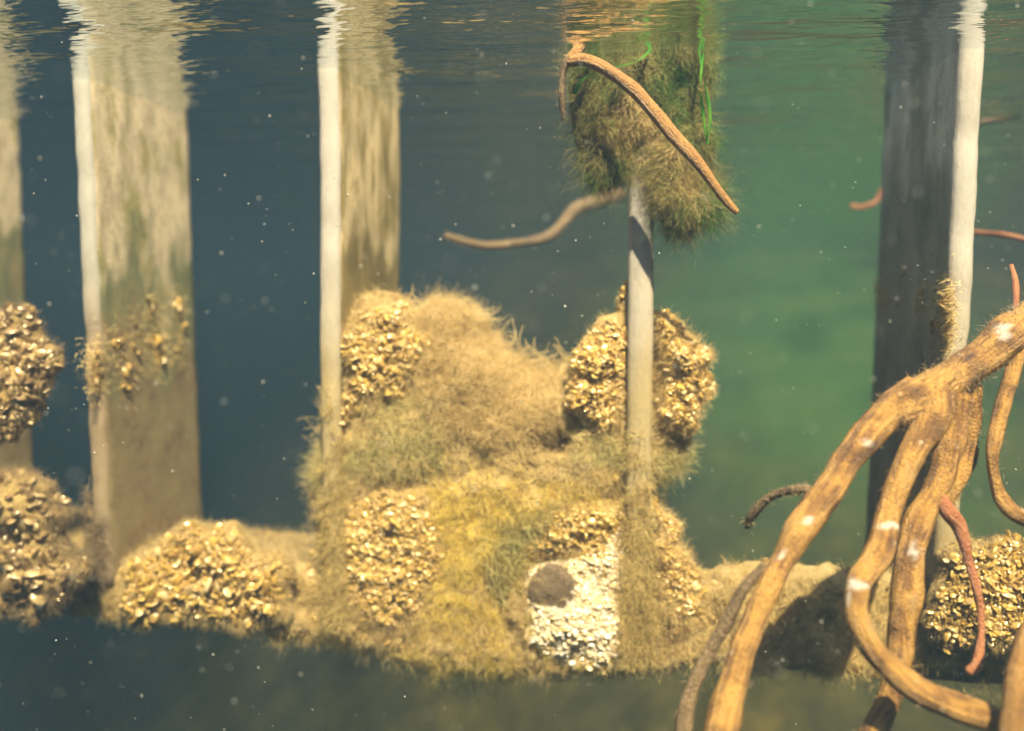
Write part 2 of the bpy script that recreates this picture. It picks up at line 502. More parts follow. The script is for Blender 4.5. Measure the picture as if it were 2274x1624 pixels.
def beam(name, xL, xR, y0, y1, z0, z1, mat):
    nseg = int((xR - xL) / 0.02)
    prof = []
    for k in range(10): prof.append((y0, z0 + (z1 - z0) * k / 10))
    for k in range(8): prof.append((y0 + (y1 - y0) * k / 8, z1))
    for k in range(10): prof.append((y1, z1 - (z1 - z0) * k / 10))
    for k in range(8): prof.append((y1 - (y1 - y0) * k / 8, z0))
    V = []
    for i in range(nseg + 1):
        x = xL + (xR - xL) * i / nseg
        for (y, z) in prof:
            cyy, czz = y - (y0 + y1) / 2, z - (z0 + z1) / 2
            s = 1 + 0.10 * fbm((x, y, z), 9, 3, 4)
            s += 0.07 * fbm((x, y, z), 38, 2, 6)
            V.append((x, (y0 + y1) / 2 + cyy * s, (z0 + z1) / 2 + czz * s + tilt_z(x)))
    npf = len(prof)
    Fc = [(i * npf + k, (i + 1) * npf + k, (i + 1) * npf + (k + 1) % npf, i * npf + (k + 1) % npf) for i in range(nseg) for k in range(npf)]
    Fc += [tuple(range(npf)), tuple(nseg * npf + k for k in range(npf))[::-1]]
    return mesh_obj(name, V, Fc, mat)
bm_ = beam('cross_beam', -0.95, 0.62, 0.022, 0.21, zb, za, M['mud'])
tag(bm_, 'long horizontal beam crusted with brown growth along the foot of the planks', 'beam')
BEAM_Z = (zb, za)

# ------------------------------------------------------------------ growth helpers
class Blob:
    """closed lumpy cushion over an outline in an upright plane at depth yc"""
    def __init__(self, poly_px, yc, bulge, edge, step=0.005, seed=0.0, back=None, rough=0.25, pits=(), wobble=0.004, fine=0.0):
        P = np.array([on_y(px, py, yc)[[0, 2]] for px, py in poly_px])
        D = []
        for a, c in zip(P, np.roll(P, -1, 0)):
            k = max(1, int(np.linalg.norm(c - a) / 0.008))
            for i in range(k):
                q = a + (c - a) * i / k
                D.append(q + wobble * np.array([fbm((q[0], q[1], 1), 35, 2, seed), fbm((q[0], q[1], 7), 35, 2, seed)]))
        P = np.array(D)
        self.P, self.yc, self.step = P, yc, step
        lo, hi = P.min(0) - 2 * step, P.max(0) + 2 * step
        self.lo = lo
        nx, nz = int((hi[0] - lo[0]) / step) + 2, int((hi[1] - lo[1]) / step) + 2
        gx, gz = lo[0] + np.arange(nx) * step, lo[1] + np.arange(nz) * step
        X, Z = np.meshgrid(gx, gz)
        pts = np.stack([X.ravel(), Z.ravel()], 1)
        A, B = P, np.roll(P, -1, 0)
        best = np.full(len(pts), 1e9); near = np.zeros_like(pts); inside = np.zeros(len(pts), bool)
        for a, c in zip(A, B):
            d = c - a
            L2 = max(d @ d, 1e-12)
            tt = np.clip(((pts - a) @ d) / L2, 0, 1)
            q = a + tt[:, None] * d
            dist = np.hypot(*(pts - q).T)
            u = dist < best
            best[u] = dist[u]; near[u] = q[u]
            cr = (a[1] > pts[:, 1]) != (c[1] > pts[:, 1])
            if abs(c[1] - a[1]) > 1e-12:
                inside ^= cr & (pts[:, 0] < (c[0] - a[0]) * (pts[:, 1] - a[1]) / (c[1] - a[1]) + a[0])
        sd = np.where(inside, best, -best)
        keep = sd > -1.6 * step
        pts2 = np.where((sd < 0)[:, None], near, pts)
        tt = np.clip(sd / edge, 0, 1)
        h = bulge * np.sqrt(1 - (1 - tt) ** 2)
        nz_ = np.array([fbm((p[0], 0.3, p[1]), 22, 3, seed) if k else 0 for p, k in zip(pts2, keep)])
        h = h * (1 + rough * nz_)
        if fine:
            nf = np.array([fbm((p[0], 1.3, p[1]), 95, 2, seed) if k else 0 for p, k in zip(pts2, keep)])
            h = h + fine * nf * tt
        for (px, py, r, dep) in pits:
            c = on_y(px, py, yc - bulge)[[0, 2]]
            dd = np.hypot(*(pts2 - c).T) / r
            h = h - dep * np.exp(-np.maximum(dd, 0) ** 4)
        h = np.where(sd <= 0, 0, h)
        self.h, self.sd, self.nx, self.nz = h.reshape(nz, nx), sd.reshape(nz, nx), nx, nz
        hb = (bulge * 0.6 if back is None else back) * np.sqrt(1 - (1 - tt) ** 2)
        K = keep.reshape(nz, nx)
        idx = np.full(nx * nz, -1); ki = np.where(keep)[0]; idx[ki] = np.arange(len(ki))
        idx = idx.reshape(nz, nx)
        ok = K[:-1, :-1] & K[1:, :-1] & K[:-1, 1:] & K[1:, 1:]
        # drop cells wholly outside
        S_ = self.sd
        ok &= (np.maximum.reduce([S_[:-1, :-1], S_[1:, :-1], S_[:-1, 1:], S_[1:, 1:]]) > 0)
        q = np.stack([idx[:-1, :-1][ok], idx[:-1, 1:][ok], idx[1:, 1:][ok], idx[1:, :-1][ok]], 1)
        nk = len(ki)
        front = np.stack([pts2[ki, 0], yc - h[ki], pts2[ki, 1]], 1)
        backv = np.stack([pts2[ki, 0], yc + hb[ki] + 0.0004, pts2[ki, 1]], 1)
        self.V = np.vstack([front, backv])
        self.Q = np.vstack([q, q[:, ::-1] + nk])

    def surf(self, x, z):
        """front depth y and normal at (x, z) arrays"""
        fx = np.clip((x - self.lo[0]) / self.step, 1, self.nx - 3)
        fz = np.clip((z - self.lo[1]) / self.step, 1, self.nz - 3)
        i, j = fx.astype(int), fz.astype(int)
        u, v = fx - i, fz - j
        H = self.h
        h = H[j, i] * (1 - u) * (1 - v) + H[j, i + 1] * u * (1 - v) + H[j + 1, i] * (1 - u) * v + H[j + 1, i + 1] * u * v
        gx = (H[j, i + 1] - H[j, i - 1]) / (2 * self.step)
        gz = (H[j + 1, i] - H[j - 1, i]) / (2 * self.step)
        nrm = np.stack([-gx, -np.ones_like(gx), -gz], 1)
        # h grows toward -y, so the outward normal leans against the gradient
        nrm /= np.linalg.norm(nrm, axis=1)[:, None]
        sd = self.sd[j, i]
        return self.yc - h, nrm, sd

    def scatter(self, n, poly_px=None, holes=()):
        """n random points of the front, optionally inside a second outline"""
        lo, hi = self.P.min(0), self.P.max(0)
        outp = np.zeros((0, 2))
        polyw = None if poly_px is None else np.array([on_y(px, py, self.yc - 0.02)[[0, 2]] for px, py in poly_px])
        if polyw is not None:
            lo, hi = np.maximum(lo, polyw.min(0)), np.minimum(hi, polyw.max(0))
        tries = 0
        while len(outp) < n and tries < 60:
            tries += 1
            q = lo + rng.random((n * 2, 2)) * (hi - lo)
            _, _, sd = self.surf(q[:, 0], q[:, 1])
            ok = sd > 0.0005
            if polyw is not None: ok &= in_poly(q, polyw)
            for hp in holes:
                hq = np.array([on_y(px, py, self.yc - 0.02)[[0, 2]] for px, py in hp])
                hq = hq.mean(0) + (hq - hq.mean(0)) * 0.86
                ok &= ~in_poly(q, hq)
            outp = np.vstack([outp, q[ok]])
        outp = outp[:n]
        y, nrm, _ = self.surf(outp[:, 0], outp[:, 1])
        return np.stack([outp[:, 0], y, outp[:, 1]], 1), nrm

def in_poly(q, P):
    ins = np.zeros(len(q), bool)
    for a, c in zip(P, np.roll(P, -1, 0)):
        if abs(c[1] - a[1]) < 1e-12: continue
        cr = (a[1] > q[:, 1]) != (c[1] > q[:, 1])
        ins ^= cr & (q[:, 0] < (c[0] - a[0]) * (q[:, 1] - a[1]) / (c[1] - a[1]) + a[0])
    return ins

def filaments(pts, nrm, length, width, K=5, curl=0.6, drift=(0, 0, 0), spread=0.6, lock=0):
    """thin curling ribbons rooted at pts"""
    n = len(pts)
    if lock:                                  # locks of threads that lie together
        m_ = n // lock
        g = np.repeat(np.arange(m_), lock)
        n = len(g)
        jit = rng.normal(size=(n, 3)) * 0.0028
        nr = nrm[g]
        jit -= nr * np.sum(jit * nr, 1)[:, None]
        d = nr + (spread * rng.normal(size=(m_, 3)))[g] + 0.22 * spread * rng.normal(size=(n, 3)) + np.array(drift)
        bend = (rng.normal(size=(m_, 3)) * curl)[g] + 0.35 * curl * rng.normal(size=(n, 3))
        L = (length * rng.uniform(0.4, 1.6, m_))[g] * rng.uniform(0.7, 1.2, n)
        pts, nrm = pts[g] + jit, nr
    else:
        L = length * rng.uniform(0.5, 1.4, n)
        d = nrm + spread * rng.normal(size=(n, 3)) + np.array(drift)
        bend = rng.normal(size=(n, 3)) * curl
    d /= np.linalg.norm(d, axis=1)[:, None]
    wv = np.cross(d, rng.normal(size=(n, 3)))
    wv /= np.linalg.norm(wv, axis=1)[:, None]
    p = pts - nrm * 0.0015
    rows = []
    for k in range(K + 1):
        ww = width * (1 - 0.75 * (k / K) ** 1.5) * rng.uniform(0.7, 1.2, n)
        rows.append(np.stack([p - wv * ww[:, None] / 2, p + wv * ww[:, None] / 2], 1))
        p = p + d * (L / K)[:, None]
        d = d + bend * (2.0 / K) + curl * 0.5 * rng.normal(size=(n, 3)) + np.array(drift) * 0.3
        d /= np.linalg.norm(d, axis=1)[:, None]
    A = np.stack(rows, 1)                     # n, K+1, 2, 3
    V = A.reshape(-1, 3)
    base = np.arange(n)[:, None] * (2 * (K + 1)) + 2 * np.arange(K)[None, :]
    base = base.ravel()
    Q = np.stack([base, base + 1, base + 3, base + 2], 1)
    return V, Q

def weed(name, mat, parent, *packs, kind=None):
    Vs, Qs, o = [], [], 0
    for V, Q in packs:
        Vs.append(V); Qs.append(Q + o); o += len(V)
    ob = mesh_obj(name, np.vstack(Vs), np.vstack(Qs), mat, parent)
    if kind: ob['kind'] = kind
    return ob

# one shell: a pair of arched valves, beak at the root, broad rounded lip at the tip
def shell_mesh():
    rings = [(0.0, 0.05, 0.06), (0.10, 0.20, 0.18), (0.28, 0.32, 0.25), (0.5, 0.38, 0.24), (0.72, 0.36, 0.17), (0.9, 0.24, 0.08), (1.0, 0.06, 0.02)]
    V, k = [], 8
    for (tz, wx, wy) in rings:
        for i in range(k):
            a = 2 * math.pi * i / k
            ca, sa = math.cos(a), math.sin(a)
            V.append((wx * ca + 0.06 * math.sin(tz * 3.1), wy * sa * (1 - 0.35 * abs(ca) ** 3), tz))
    Fc = []
    for r in range(len(rings) - 1):
        for i in range(k):
            Fc.append((r * k + i, r * k + (i + 1) % k, (r + 1) * k + (i + 1) % k, (r + 1) * k + i))
    base = len(V)
    V.append((0, 0, -0.02)); V.append((0.02, 0, 1.02))
    tris = []
    for i in range(k):
        tris.append((base, (i + 1) % k, i, i))
        tris.append((base + 1, (len(rings) - 1) * k + i, (len(rings) - 1) * k + (i + 1) % k, (len(rings) - 1) * k + (i + 1) % k))
    return np.array(V), Fc, [tuple(x[:3]) for x in tris]
SV, SQ, ST = shell_mesh()
SF3 = np.array([(q[0], q[1], q[2]) for q in SQ] + [(q[0], q[2], q[3]) for q in SQ] + ST)
def shell_data(mat, nm):
    me = bpy.data.meshes.new(nm)
    me.from_pydata([tuple(v) for v in SV], [], SQ + ST)
    me.update()
    me.polygons.foreach_set('use_smooth', np.ones(len(me.polygons), dtype=bool))
    me.materials.append(mat)
    return me
SHELL = {k: shell_data(M[k], 'shell') for k in ('gold_shell', 'pale_shell', 'dull_shell')}

def frames(nrm, tilt, jit, up=(0, 0, 1)):
    n = len(nrm)
    zax = nrm + tilt * rng.normal(size=(n, 3)) + np.array(jit)
    zax /= np.linalg.norm(zax, axis=1)[:, None]
    xax = np.cross(zax, rng.normal(size=(n, 3)))
    xax /= np.linalg.norm(xax, axis=1)[:, None]
    yax = np.cross(zax, xax)
    return np.stack([xax, yax, zax], 2)

def add_shells(parent, pts, nrm, mk, size=(0.007, 0.013), tilt=0.8, jit=(0, 0, 0.15), limit=100):
    n = len(pts)
    Rm = frames(nrm, tilt, jit)
    sz = size[0] + (size[1] - size[0]) * rng.random(n) ** 1.8
    sz = np.where(rng.random(n) < 0.06, sz * 1.5, sz)
    sc = np.stack([sz * rng.uniform(0.8, 1.15, n), sz * rng.uniform(0.55, 0.95, n), sz], 1)
    base = pts - Rm[:, :, 2] * (sz * 0.38)[:, None]
    order = np.argsort(-sz)
    P0 = np.array(parent.location)
    from mathutils import Matrix
    for i in order[:limit]:
        o = bpy.data.objects.new('shell', SHELL[mk])
        COL.objects.link(o)
        o.parent = parent
        mtx = np.eye(4)
        mtx[:3, :3] = Rm[i] * sc[i][None, :]
        mtx[:3, 3] = base[i] - P0
        o.matrix_local = Matrix(mtx.tolist())
    rest = order[limit:]
    if len(rest):
        W = np.einsum('nij,kj->nki', Rm[rest] * sc[rest][:, None, :], SV) + base[rest][:, None, :]
        V = W.reshape(-1, 3)
        Fc = (SF3[None] + (np.arange(len(rest)) * len(SV))[:, None, None]).reshape(-1, 3)
        ob = mesh_obj('shell_cover', V, Fc, M[mk], parent)
        ob['kind'] = 'stuff'

# ------------------------------------------------------------------ the big brown algae mass
MASS = [(700, 1395), (690, 1300), (712, 1150), (700, 1050), (735, 950), (752, 800), (772, 700), (820, 650), (890, 650), (930, 700),
        (965, 668), (1030, 668), (1072, 700), (1090, 750), (1120, 780), (1180, 815), (1215, 835), (1262, 820), (1300, 760), (1370, 740),
        (1400, 720), (1455, 720), (1520, 780), (1560, 850), (1545, 950), (1528, 1000), (1500, 1040), (1450, 1065), (1445, 1120), (1500, 1200), (1545, 1300), (1560, 1400), (1500, 1462), (1400, 1478), (1290, 1484), (1150, 1478), (1000, 1470), (850, 1440), (760, 1415)]
mass = Blob(MASS, 0.090, 0.072, 0.045, 0.005, 2.0, back=0.10, rough=0.13, fine=0.004,
            pits=((1226, 1314, 0.026, 0.035), (1232, 985, 0.014, 0.03), (870, 640, 0.02, 0.02)))
root_ = empty('algae_mat', on_y(1150, 1450, 0.03), 'large shaggy mass of brown thread algae filling the gap between two planks', 'algae')
mesh_obj('crust', mass.V, mass.Q, M['mat_crust'], root_)
DISC_OUTLINE = [(1168, 1310), (1180, 1275), (1215, 1256), (1250, 1258), (1280, 1285), (1288, 1330), (1278, 1368), (1240, 1372), (1200, 1345), (1172, 1335)]
PALEZ = [(1160, 1480), (1165, 1390), (1240, 1210), (1390, 1180), (1390, 1480)]
p, q = mass.scatter(70000, holes=(DISC_OUTLINE,))
a1 = filaments(p, q * 0.6, 0.017, 0.00048, 8, 0.9, (0, 0, -0.15), 0.9, lock=12)
p, q = mass.scatter(20000, [(920, 660), (1080, 680), (1130, 780), (1240, 830), (1240, 960), (1000, 950), (930, 800)])
a2 = filaments(p, q * 0.5, 0.026, 0.00045, 9, 0.9, (0.1, 0, 0.05), 0.8, lock=9)
weed('thread_cover', M['brown_weed'], root_, a1, a2, kind='stuff')
p, q = mass.scatter(9000, [(860, 870), (1000, 860), (1010, 1010), (920, 1030), (720, 1060), (720, 980), (860, 940)])
b1 = filaments(p, q * 0.6, 0.022, 0.0005, 8, 0.8, (0.2, 0, -0.2), 0.8, lock=12)
p, q = mass.scatter(5500, [(1300, 960), (1530, 980), (1500, 1050), (1300, 1040)])
b2 = filaments(p, q * 0.6, 0.022, 0.0005, 8, 0.8, (0.2, 0, -0.1), 0.8, lock=12)
p, q = mass.scatter(1500, [(1080, 1260), (1110, 1170), (1200, 1110), (1280, 1100), (1180, 1170), (1120, 1300)])
b3 = filaments(p, q, 0.030, 0.0010, 6, 0.3, (0.5, 0, 0.15), 0.4)
weed('green_tuft', M['green_weed'], root_, b1, b2, b3, kind='stuff')
p, q = mass.scatter(26000, [(980, 1060), (1440, 1040), (1440, 1120), (1250, 1130), (1120, 1290), (1160, 1480), (960, 1480), (990, 1250)])
c1 = filaments(p, q * 0.6, 0.018, 0.0005, 7, 0.9, (0, 0, -0.3), 0.9, lock=12)
weed('olive_tuft', M['olive_weed'], root_, c1, kind='stuff')
# long loose strands draped over the mass
def drape(blob, n, length, mat, parent, K=16, slope=-0.35, poly=None, lift=0.006, name='loose_strand'):
    p, _ = blob.scatter(n, poly)
    m_ = max(1, n // 7)
    g = rng.integers(0, m_, n)
    p = p[g] + rng.normal(size=(n, 3)) * np.array([0.006, 0, 0.004])
    n = len(p)
    ang0 = (rng.normal(slope, 0.45, m_) + np.where(rng.random(m_) < 0.5, 0, math.pi))[g] + rng.normal(0, 0.12, n)
    cur = rng.normal(0, 0.10, m_)[g] + rng.normal(0, 0.03, n)
    L = length * rng.uniform(0.5, 1.3, n)
    off = rng.uniform(0.001, lift, n)
    x, z = p[:, 0].copy(), p[:, 2].copy()
    rows = []
    for k in range(K + 1):
        y, _, sd = blob.surf(x, z)
        yy = y - off * (0.4 + 0.6 * math.sin(math.pi * k / K)) + 0.0012 * rng.normal(size=n)
        wz = 0.00035 * np.cos(ang0); wx = -0.00035 * np.sin(ang0)
        rows.append(np.stack([np.stack([x - wx, yy, z - wz], 1), np.stack([x + wx, yy, z + wz], 1)], 1))
        x = x + np.cos(ang0) * L / K
        z = z + np.sin(ang0) * L / K
        ang0 = ang0 + cur + rng.normal(0, 0.12, n)
        oks = sd > 0.001
    A = np.stack(rows, 1)
    V = A.reshape(-1, 3)
    base = (np.arange(n)[:, None] * (2 * (K + 1)) + 2 * np.arange(K)[None, :]).ravel()
    ob = mesh_obj(name, V, np.stack([base, base + 1, base + 3, base + 2], 1), mat, parent)
    ob['kind'] = 'stuff'
drape(mass, 3600, 0.060, M['brown_weed'], root_, poly=[(930, 690), (1240, 830), (1440, 960), (1440, 1100), (720, 1060), (800, 900)])
drape(mass, 1800, 0.055, M['olive_weed'], root_, slope=-1.2, poly=[(960, 1050), (1200, 1050), (1150, 1240), (1150, 1480), (960, 1480)])
drape(mass, 500, 0.060, M['green_weed'], root_, slope=0.55, poly=[(1080, 1290), (1110, 1180), (1220, 1100), (1290, 1100), (1180, 1180)])
p, q = mass.scatter(2600, holes=(DISC_OUTLINE,))
pat = np.array([fbm(a, 26, 2, 77) for a in p])
kp = pat - np.clip((p[:, 2] - on_y(1137, 1100, 0)[2]) * 6, -0.25, 1.0) + 0.25 * rng.normal(size=len(p)) > 0.30
add_shells(root_, p[kp], q[kp], 'gold_shell', (0.005, 0.011))

# thread algae creeping over the lower plank edges
def edge_fuzz(name, x0, x1, z0, z1, y, n, mat, label, ln=0.012):
    o = empty(name, ((x0 + x1) / 2, y, z0), label, 'algae', 'algae sleeves on the planks')
    p = np.stack([rng.uniform(x0 - 0.004, x1 + 0.004, n), np.full(n, y - 0.001), z0 + (z1 - z0) * np.minimum(rng.random(n), rng.random(n) ** 0.8)], 1)
    cl = np.array([fbm(a, 45, 2, 17) for a in p]) + 1.1 * (1 - (p[:, 2] - z0) / (z1 - z0))
    p = p[cl > 0.30]
    n = len(p)
    q = np.tile(np.array([0, -1.0, 0]), (n, 1)) + np.stack([(p[:, 0] - (x0 + x1) / 2) / (x1 - x0) * 1.6, 0 * p[:, 0], 0 * p[:, 0]], 1)
    weed('thread_cover', mat, o, filaments(p, q * 0.6, ln, 0.0005, 7, 0.9, (0, 0, -0.4), 0.8, lock=6), kind='stuff')
    return o
zlo = on_y(1420, 1480, 0)[2]
edge_fuzz('algae_sleeve', P2X[0], P2X[1], on_y(720, 1400, 0)[2], on_y(720, 800, 0)[2], 0.0, 6500, M['tan_weed'], 'olive fuzz over the lower edge of the plank beside the algae mass')
edge_fuzz('algae_sleeve', P3X[0], P3X[1], zlo, on_y(1420, 900, 0)[2], 0.0, 11000, M['tan_weed'], 'olive fuzz band down the lower edge of the narrow middle plank', 0.014)

edge_fuzz('algae_sleeve', P1X[0], P1X[1], -0.36, -0.22, 0.0, 5000, M['grey_fuzz'], 'grey brown fuzz around the foot of the wide silted plank', 0.010)

# ------------------------------------------------------------------ mussel clumps
def clump(poly, yc, bulge, edge, n, label, mk='gold_shell', crust='mussel_crust', size=(0.0042, 0.0105), fz=0, fzmat='brown_weed', seed=0.0, jit=(0, 0, 0.15), fzlen=0.012, holes=(), tilt=0.8):
    bl = Blob(poly, yc, bulge * 0.8, edge * 1.3, 0.004, seed, back=0.025, rough=0.6, fine=0.007, wobble=0.013)
    P = np.array(poly, float)
    o = empty('mussel_clump', on_y(P[:, 0].mean(), P[:, 1].max(), yc), label, 'mussel clump', 'mussel clumps on the planks and beam')
    mesh_obj('crust', bl.V, bl.Q, M[crust], o)
    p, q = bl.scatter(int(n * 2.5), holes=holes)
    sdv = bl.surf(p[:, 0], p[:, 2])[2]
    pat = np.array([fbm(a, 45, 2, seed + 3) for a in p])
    kp = pat * 0.9 + np.clip(sdv / 0.018, 0, 1) * 0.9 + rng.normal(size=len(p)) * 0.2 > 0.38
    p, q = p[kp], q[kp]
    add_shells(o, p, q, mk, size, tilt, jit)
    if fz:
        p, q = bl.scatter(fz * 5 + 2500)
        sdv = bl.surf(p[:, 0], p[:, 2])[2]
        kp = rng.random(len(p)) < np.clip(1.1 - sdv / 0.020, 0.12, 1)
        p, q = p[kp], q[kp]
        weed('thread_cover', M[fzmat], o, filaments(p, q * 0.7, fzlen, 0.0005, 7, 0.95, (0, 0, -0.2), 0.8), kind='stuff')
    return bl, o

clump([(1394, 640), (1380, 640), (1366, 690), (1320, 715), (1285, 750), (1270, 800), (1245, 860), (1240, 900), (1290, 935), (1320, 962), (1394, 965)], 0.024, 0.030, 0.03, 760,
      'golden mussel clump on the left face of the narrow middle plank', seed=11, fz=500)
clump([(1455, 680), (1478, 690), (1492, 720), (1530, 745), (1575, 765), (1582, 800), (1578, 850), (1560, 900), (1545, 950), (1500, 958), (1455, 955)], 0.030, 0.030, 0.03, 620,
      'golden brown mussel clump on the right face of the narrow middle plank', seed=12, fz=900, fzlen=0.014)
clump([(760, 740), (800, 690), (850, 668), (885, 670), (920, 700), (950, 750), (945, 820), (900, 880), (830, 900), (760, 950), (735, 960), (715, 905), (760, 880), (775, 820), (748, 790)], 0.022, 0.024, 0.03, 420,
      'upper mussel clump on the side of the white edged plank', seed=13, fz=2200, jit=(0.1, 0, 0.1), fzlen=0.010)
clump([(705, 1190), (740, 1140), (790, 1100), (860, 1085), (950, 1090), (985, 1190), (990, 1280), (950, 1340), (870, 1400), (760, 1360), (730, 1300), (745, 1230)], 0.018, 0.022, 0.04, 900,
      'broad lower mussel bed right of the fuzzy plank foot in the algae mass', seed=14, fz=2600, fzlen=0.010)
clump([(1145, 1215), (1180, 1150), (1235, 1120), (1310, 1108), (1394, 1120), (1394, 1270), (1330, 1290), (1280, 1255), (1220, 1240), (1180, 1262)], 0.018, 0.016, 0.03, 330,
      'gold and cream mussel patch above the round brown disc', seed=25, fz=500)
bl, o = clump([(1158, 1410), (1170, 1378), (1160, 1300), (1185, 1258), (1240, 1240), (1292, 1236), (1330, 1180), (1360, 1150), (1400, 1140), (1402, 1450), (1340, 1500), (1290, 1480), (1250, 1490), (1200, 1455)], 0.016, 0.022, 0.04, 1100,
      'whitish crust of pale shells around a round brown disc left of the plank foot', 'pale_shell', 'pale_crust', seed=15, size=(0.004, 0.009), fz=500, fzmat='olive_weed', holes=(DISC_OUTLINE,))
knob = Blob(DISC_OUTLINE, 0.003, 0.007, 0.02, 0.004, 51.0, back=0.02, rough=0.3, fine=0.002)
mesh_obj('brown_disc', knob.V, knob.Q, M['mud'], o)  # raised grey brown disc set just in front of the pale crust
p, q = knob.scatter(1400)
weed('fuzz', M['grey_fuzz'], o, filaments(p, q, 0.005, 0.0007, 4, 0.5, (0, 0, -0.2), 0.7), kind='stuff')
clump([(1455, 1110), (1490, 1140), (1510, 1190), (1540, 1260), (1565, 1320), (1578, 1395), (1530, 1410), (1455, 1400)], 0.024, 0.024, 0.03, 420,
      'brown and gold mussel slope right of the narrow plank foot', seed=16, fz=1500)
clump([(1285, 1050), (1310, 1030), (1380, 1035), (1394, 1070), (1370, 1095), (1320, 1090)], 0.018, 0.014, 0.02, 70, 'small yellow mussel patch in the algae below the middle clump', seed=17, fz=300)
clump([(270, 1340), (280, 1240), (350, 1215), (400, 1160), (440, 1165), (480, 1180), (520, 1148), (550, 1190), (560, 1225), (640, 1228), (655, 1300), (640, 1390), (500, 1395), (380, 1370), (300, 1385)], -0.004, 0.028, 0.04, 380,
      'golden mussel bed along the beam between the two left planks', seed=18, size=(0.008, 0.018), fz=9000, fzlen=0.011, tilt=0.6, jit=(0.3, 0, 0.5))
clump([(-40, 690), (40, 672), (70, 690), (95, 740), (135, 770), (140, 810), (110, 860), (90, 920), (60, 980), (-40, 1000)], -0.03, 0.04, 0.05, 260,
      'dull shell clump hanging on the plank at the left border', 'dull_shell', seed=19, size=(0.009, 0.017), fz=2500, fzmat='grey_fuzz', jit=(0.4, 0, 0.3))
clump([(-40, 1060), (60, 1045), (130, 1080), (145, 1120), (140, 1180), (190, 1220), (205, 1290), (150, 1335), (90, 1370), (-40, 1350)], -0.03, 0.04, 0.06, 170,
      'fuzzy brown shell mound on the beam end at the left border', 'dull_shell', seed=20, size=(0.009, 0.018), fz=6500, fzmat='grey_fuzz', jit=(0.4, 0, 0.3), fzlen=0.014)
clump([(2060, 1300), (2090, 1230), (2150, 1195), (2230, 1200), (2320, 1220), (2320, 1440), (2200, 1450), (2090, 1440), (2050, 1390)], -0.012, 0.024, 0.04, 520,
      'dark gold mussel bed on the beam behind the red rootlet', 'gold_shell', seed=21, size=(0.006, 0.012), fz=3500, fzmat='grey_fuzz', fzlen=0.009)

# scattered shells on the plank faces: each cluster one thing
def side_cluster(xs, sgn, spots, label, mk, mat, mult=2.0):
    pts = []
    for (px, py, k, hgt) in spots:
        d = ray(px, py)
        tt = (xs - CAM[0]) / d[0]
        c = CAM + d * tt
        for i in range(int(k * mult)):
            pts.append(c + np.array([0, rng.normal() * 0.008, rng.uniform(-hgt, hgt)]))
    pts = np.array(pts)
    o = empty('mussel_clump', pts.mean(0), label, 'mussel clump', 'mussel clumps on the planks and beam')
    q = np.tile(np.array([sgn, -0.35, 0.1]), (len(pts), 1))
    add_shells(o, pts, q / np.linalg.norm(q, axis=1)[:, None], mk, (0.008, 0.017), 0.5, (0, -0.3, 0.1))
    r = np.repeat(pts, 60, 0) + rng.normal(size=(len(pts) * 60, 3)) * np.array([0.0005, 0.014, 0.014])
    r[:, 0] = xs
    weed('thread_cover', mat, o, filaments(r, np.tile(np.array([sgn, -0.2, 0]), (len(r), 1)), 0.009, 0.0009, 4, 0.5, (0, 0, -0.2), 0.7), kind='stuff')
side_cluster(P1X[1] + 0.001, 1, [(212, 810, 5, 0.022), (252, 785, 5, 0.02), (275, 835, 4, 0.02), (345, 760, 6, 0.018), (352, 800, 4, 0.012), (392, 700, 5, 0.02), (390, 770, 4, 0.02), (340, 690, 4, 0.02), (300, 770, 4, 0.03)],
             'loose row of gold shells across the wide silted plank', 'gold_shell', M['silt_weed'], 2.2)
side_cluster(P4X[0] - 0.001, -1, [(2098, 665, 5, 0.015), (2102, 720, 7, 0.02), (2052, 665, 4, 0.012), (1957, 650, 3, 0.015), (1975, 680, 4, 0.02), (2085, 700, 5, 0.03), (2000, 640, 3, 0.03)],
             'narrow strip of gold shells on the dark grey green plank beside its white edge', 'gold_shell', M['silt_weed'], 2.5)

# shaggy fringe along the beam
LEDGE = [(-40, 1235), (190, 1215), (300, 1240), (640, 1232), (700, 1260), (1560, 1270), (1660, 1250), (1900, 1262), (2320, 1262), (2320, 1472), (2000, 1490), (1700, 1492), (1500, 1472), (1290, 1487), (1000, 1466), (850, 1436), (650, 1416), (450, 1388), (300, 1376), (150, 1352), (-40, 1347)]
ledge = Blob(LEDGE, 0.036, 0.024, 0.022, 0.006, 61.0, back=0.02, rough=0.45, fine=0.007, wobble=0.010)
o = empty('algae_fringe', (-0.2, -0.02, BEAM_Z[0]), 'shaggy brown fringe hanging along the lower edge of the beam', 'algae')
mesh_obj('crust', ledge.V, ledge.Q, M['ledge_crust'], o)
p, q = ledge.scatter(60000)
f1 = filaments(p, q * 0.7, 0.014, 0.0005, 7, 0.9, (0, 0, -0.3), 0.8, lock=10)
p, q = ledge.scatter(1200)
pat = np.array([fbm(a, 20, 2, 71) for a in p])
kp = pat + 0.2 * rng.normal(size=len(p)) > 0.12
add_shells(o, p[kp], q[kp], 'gold_shell', (0.005, 0.012))
n = 18000
p = np.stack([rng.uniform(-0.93, 0.60, n), rng.uniform(0.015, 0.07, n), np.full(n, BEAM_Z[0] + 0.004) + 0.01 * rng.normal(size=n)], 1)
p[:, 2] += tilt_z(p[:, 0])
cl = np.array([fbm((a[0], 0, 0), 14, 2, 8) for a in p])
p = p[cl > -0.2]
f2 = filaments(p, np.tile(np.array([0, -0.6, -0.6]), (len(p), 1)), 0.014, 0.00055, 7, 0.9, (0, 0, -0.3), 0.7)
n = 60000
p = np.stack([rng.uniform(-0.93, 0.60, n), rng.uniform(0.02, 0.20, n), np.full(n, BEAM_Z[1] - 0.002)], 1)
p[:, 2] += tilt_z(p[:, 0])
